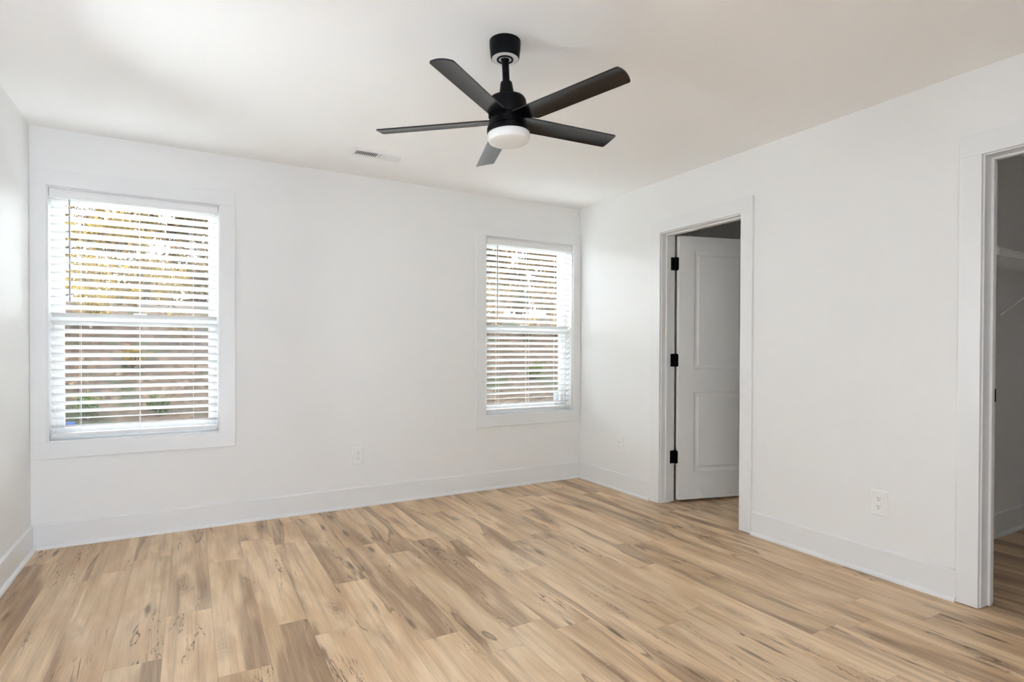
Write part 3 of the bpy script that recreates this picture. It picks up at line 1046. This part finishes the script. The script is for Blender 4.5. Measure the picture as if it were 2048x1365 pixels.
SHRUBS_L = [(-4.75, 9.3, 0.9, 'leaf_gold', 800), (-3.95, 8.5, 0.5, 'leaf_gold', 400), (-3.25, 9.2, 0.75, 'leaf_gold', 500), (-2.35, 9.1, 0.8, 'leaf_red', 900),
            (-4.55, 7.4, 0.5, 'leaf_green', 500), (-3.55, 7.5, 0.4, 'leaf_green', 400), (-2.55, 7.7, 0.5, 'leaf_green', 500),
            (-4.9, 10.6, 1.1, 'leaf_gold', 1300), (-3.55, 10.6, 1.1, 'leaf_gold', 1300), (-2.2, 10.6, 1.1, 'leaf_brown', 1500), (-0.9, 10.6, 1.0, 'leaf_brown', 1200)]
SHRUBS_R = [(3.9, 9.2, 0.8, 'leaf_brown', 600), (5.0, 9.1, 0.7, 'leaf_brown', 500), (6.2, 9.3, 0.8, 'leaf_gold', 500), (4.3, 7.6, 0.5, 'leaf_green', 500), (5.6, 7.7, 0.5, 'leaf_green', 500),
            (3.6, 10.7, 1.2, 'leaf_brown', 1500), (4.95, 10.6, 1.1, 'leaf_brown', 1300), (6.3, 10.6, 1.1, 'leaf_brown', 1500), (7.65, 10.7, 1.2, 'leaf_brown', 1500)]

def grass():
    mb = MB()
    for i in range(5200):
        x, y = rng.uniform(-7, 10), rng.uniform(4.5, 9.5)
        cl = math.sin(x * 1.3 + 2) * math.cos(y * 1.9 + x * .4) + rng.uniform(-0.9, 0.6)
        if cl < 0.1 or any((x - a_) ** 2 + (y - b_) ** 2 < (0.75 * c_ + 0.2) ** 2 for a_, b_, c_, _, _ in SHRUBS_L + SHRUBS_R):
            continue
        z = ground_z(x, y) - 0.01
        for q in range(3):
            a = rng.uniform(0, 2 * PI)
            h = rng.uniform(0.06, 0.22)
            dx, dy = math.cos(a), math.sin(a)
            wv = 0.006
            lean = rng.uniform(0.02, 0.12)
            mb.add([(x - dy * wv, y + dx * wv, z), (x + dy * wv, y - dx * wv, z), (x + dx * lean, y + dy * lean, z + h)], [(0, 1, 2)])
    o_ = mb.build('grass', 'leaf_green')
    o_['kind'] = 'stuff'
    o_['label'] = 'patchy green grass and weeds on the bank outside'
    o_['category'] = 'grass'
grass()

def leaves(mb, c, rad, n, size, sq=(1, 1, 1)):
    for i in range(n):
        while True:
            p = Vector((rng.uniform(-1, 1), rng.uniform(-1, 1), rng.uniform(-1, 1)))
            if p.length <= 1:
                break
        p = Vector(c) + Vector((p.x * sq[0], p.y * sq[1], p.z * sq[2])) * rad
        a = Vector((rng.gauss(0, 1), rng.gauss(0, 1), rng.gauss(0, 1))).normalized()
        b_ = a.orthogonal().normalized()
        b_ = (Matrix.Rotation(rng.uniform(0, 6.28), 3, a) @ b_)
        s_ = size * rng.uniform(0.6, 1.3)
        c2 = a.cross(b_)
        mb.add([p - b_ * s_, p + c2 * s_ * 0.45, p + b_ * s_, p - c2 * s_ * 0.45], [(0, 1, 2, 3)])

def tree(x, y, h, r, nb, leaf, nl, label, group, lowest=0.15, dens=1.0):
    z = ground_z(x, y) - 0.05
    tr = thing('tree', label, 'tree', (x, y, z), group)
    mb, lv = MB(), MB()
    pts, rads = [], []
    px, py = 0.0, 0.0
    for k in range(9):
        t = k / 8
        pts.append((px, py, h * t))
        rads.append(r * (1 - 0.8 * t))
        px += rng.uniform(-0.08, 0.08) * h / 8
        py += rng.uniform(-0.08, 0.08) * h / 8
    mb.tube(pts, rads, 8)
    for k in range(nb):
        t = lowest + (1 - lowest) * rng.random() ** 1.15 * 0.9
        i = min(7, int(t * 8))
        q = t * 8 - i
        P = Vector(pts[i]).lerp(Vector(pts[i + 1]), q)
        a = rng.uniform(0, 2 * PI)
        ln = rng.uniform(0.55, 1.0) * dens
        D = Vector((math.cos(a), math.sin(a), rng.uniform(0.1, 0.6))).normalized()
        p1 = P + D * ln * 0.5 + Vector((0, 0, rng.uniform(-0.05, 0.1)))
        p2 = p1 + (D + Vector((rng.uniform(-.4, .4), rng.uniform(-.4, .4), rng.uniform(-.3, .3)))).normalized() * ln * 0.5
        rr = r * (1 - 0.8 * t) * 0.4
        mb.tube([P, p1, p2], [rr, rr * 0.6, rr * 0.2], 5, caps=False)
        for s_ in range(3):
            b0_ = P.lerp(p1, rng.random()) if s_ == 0 else p1.lerp(p2, rng.random())
            e = b0_ + Vector((rng.uniform(-1, 1), rng.uniform(-1, 1), rng.uniform(-0.4, 0.7))).normalized() * ln * 0.35
            mb.tube([b0_, e], [rr * 0.35, rr * 0.1], 4, caps=False)
            leaves(lv, e, 0.30, int(nl / nb / 3.2) + 1, 0.085, (1, 1, 0.75))
        leaves(lv, p2, 0.36, int(nl / nb / 3.2) + 1, 0.085, (1, 1, 0.75))
    mb.build('trunk', 'bark', tr, smooth=50)
    lv.build('foliage', leaf, tr)
    return tr

def shrub(x, y, h, leaf, nl, label, group, size=0.04):
    z = ground_z(x, y) - 0.03
    sb = thing('shrub', label, 'shrub', (x, y, z), group)
    mb, lv = MB(), MB()
    for k in range(7):
        a = rng.uniform(0, 2 * PI)
        D = Vector((math.cos(a) * 0.45, math.sin(a) * 0.45, 1)).normalized()
        e = D * h * rng.uniform(0.6, 1.0)
        mid = e * 0.5 + Vector((rng.uniform(-.05, .05), rng.uniform(-.05, .05), 0))
        mb.tube([(0, 0, 0), mid, e], [0.012, 0.008, 0.003], 5, caps=False)
        leaves(lv, e * 0.9, h * 0.22, int(nl / 14), size)
        leaves(lv, mid, h * 0.24, int(nl / 14), size)
    mb.build('stem', 'bark', sb, smooth=50)
    lv.build('foliage', leaf, sb)
    return sb

GL, GR = 'woodland trees seen through the left window', 'woodland trees seen through the right window'
TL = 'autumn tree with sparse yellow brown leaves behind the left window blind'
TR_ = 'autumn tree with sparse tan leaves behind the right window blind'
for (x, y, h, r, nb, leaf, nl) in [(-4.75, 12.7, 4.8, 0.06, 30, 'leaf_gold', 3400), (-1.75, 12.6, 4.9, 0.08, 36, 'leaf_brown', 4600),
                                   (-3.05, 15.6, 5.4, 0.10, 46, 'leaf_brown', 6800), (-6.2, 15.7, 5.4, 0.10, 24, 'leaf_brown', 2400),
                                   (-4.5, 18.7, 6.2, 0.12, 46, 'leaf_gold', 6400), (-1.5, 18.6, 6.4, 0.12, 46, 'leaf_brown', 6800),
                                   (-2.7, 21.9, 7.0, 0.13, 48, 'leaf_brown', 7200), (-6.2, 22.0, 7.0, 0.13, 30, 'leaf_brown', 3600)]:
    tree(x, y, h, r, nb, leaf, nl, TL, GL, 0.03)
for (x, y, h, r, nb, leaf, nl) in [(5.2, 12.6, 4.8, 0.06, 40, 'leaf_brown', 6000), (8.3, 12.7, 4.9, 0.08, 40, 'leaf_brown', 6000),
                                   (5.6, 15.7, 5.4, 0.10, 40, 'leaf_gold', 5600), (8.6, 15.8, 5.6, 0.11, 46, 'leaf_brown', 7000), (11.6, 15.8, 5.6, 0.11, 40, 'leaf_brown', 5600),
                                   (9.0, 18.9, 6.2, 0.12, 48, 'leaf_brown', 7200), (12.1, 18.9, 6.4, 0.12, 46, 'leaf_brown', 6800), (10.8, 22.1, 7.0, 0.13, 48, 'leaf_brown', 7200)]:
    tree(x, y, h, r, nb, leaf, nl, TR_, GR, 0.03)
SL = 'low shrubs on the bank behind the left window'
SR = 'low shrubs on the bank behind the right window'
for (x, y, h, leaf, nl) in SHRUBS_L:
    shrub(x, y, h, leaf, nl, 'small autumn shrub on the bank behind the left window blind', SL)
for (x, y, h, leaf, nl) in SHRUBS_R:
    shrub(x, y, h, leaf, nl, 'small brown shrub on the bank behind the right window blind', SR)
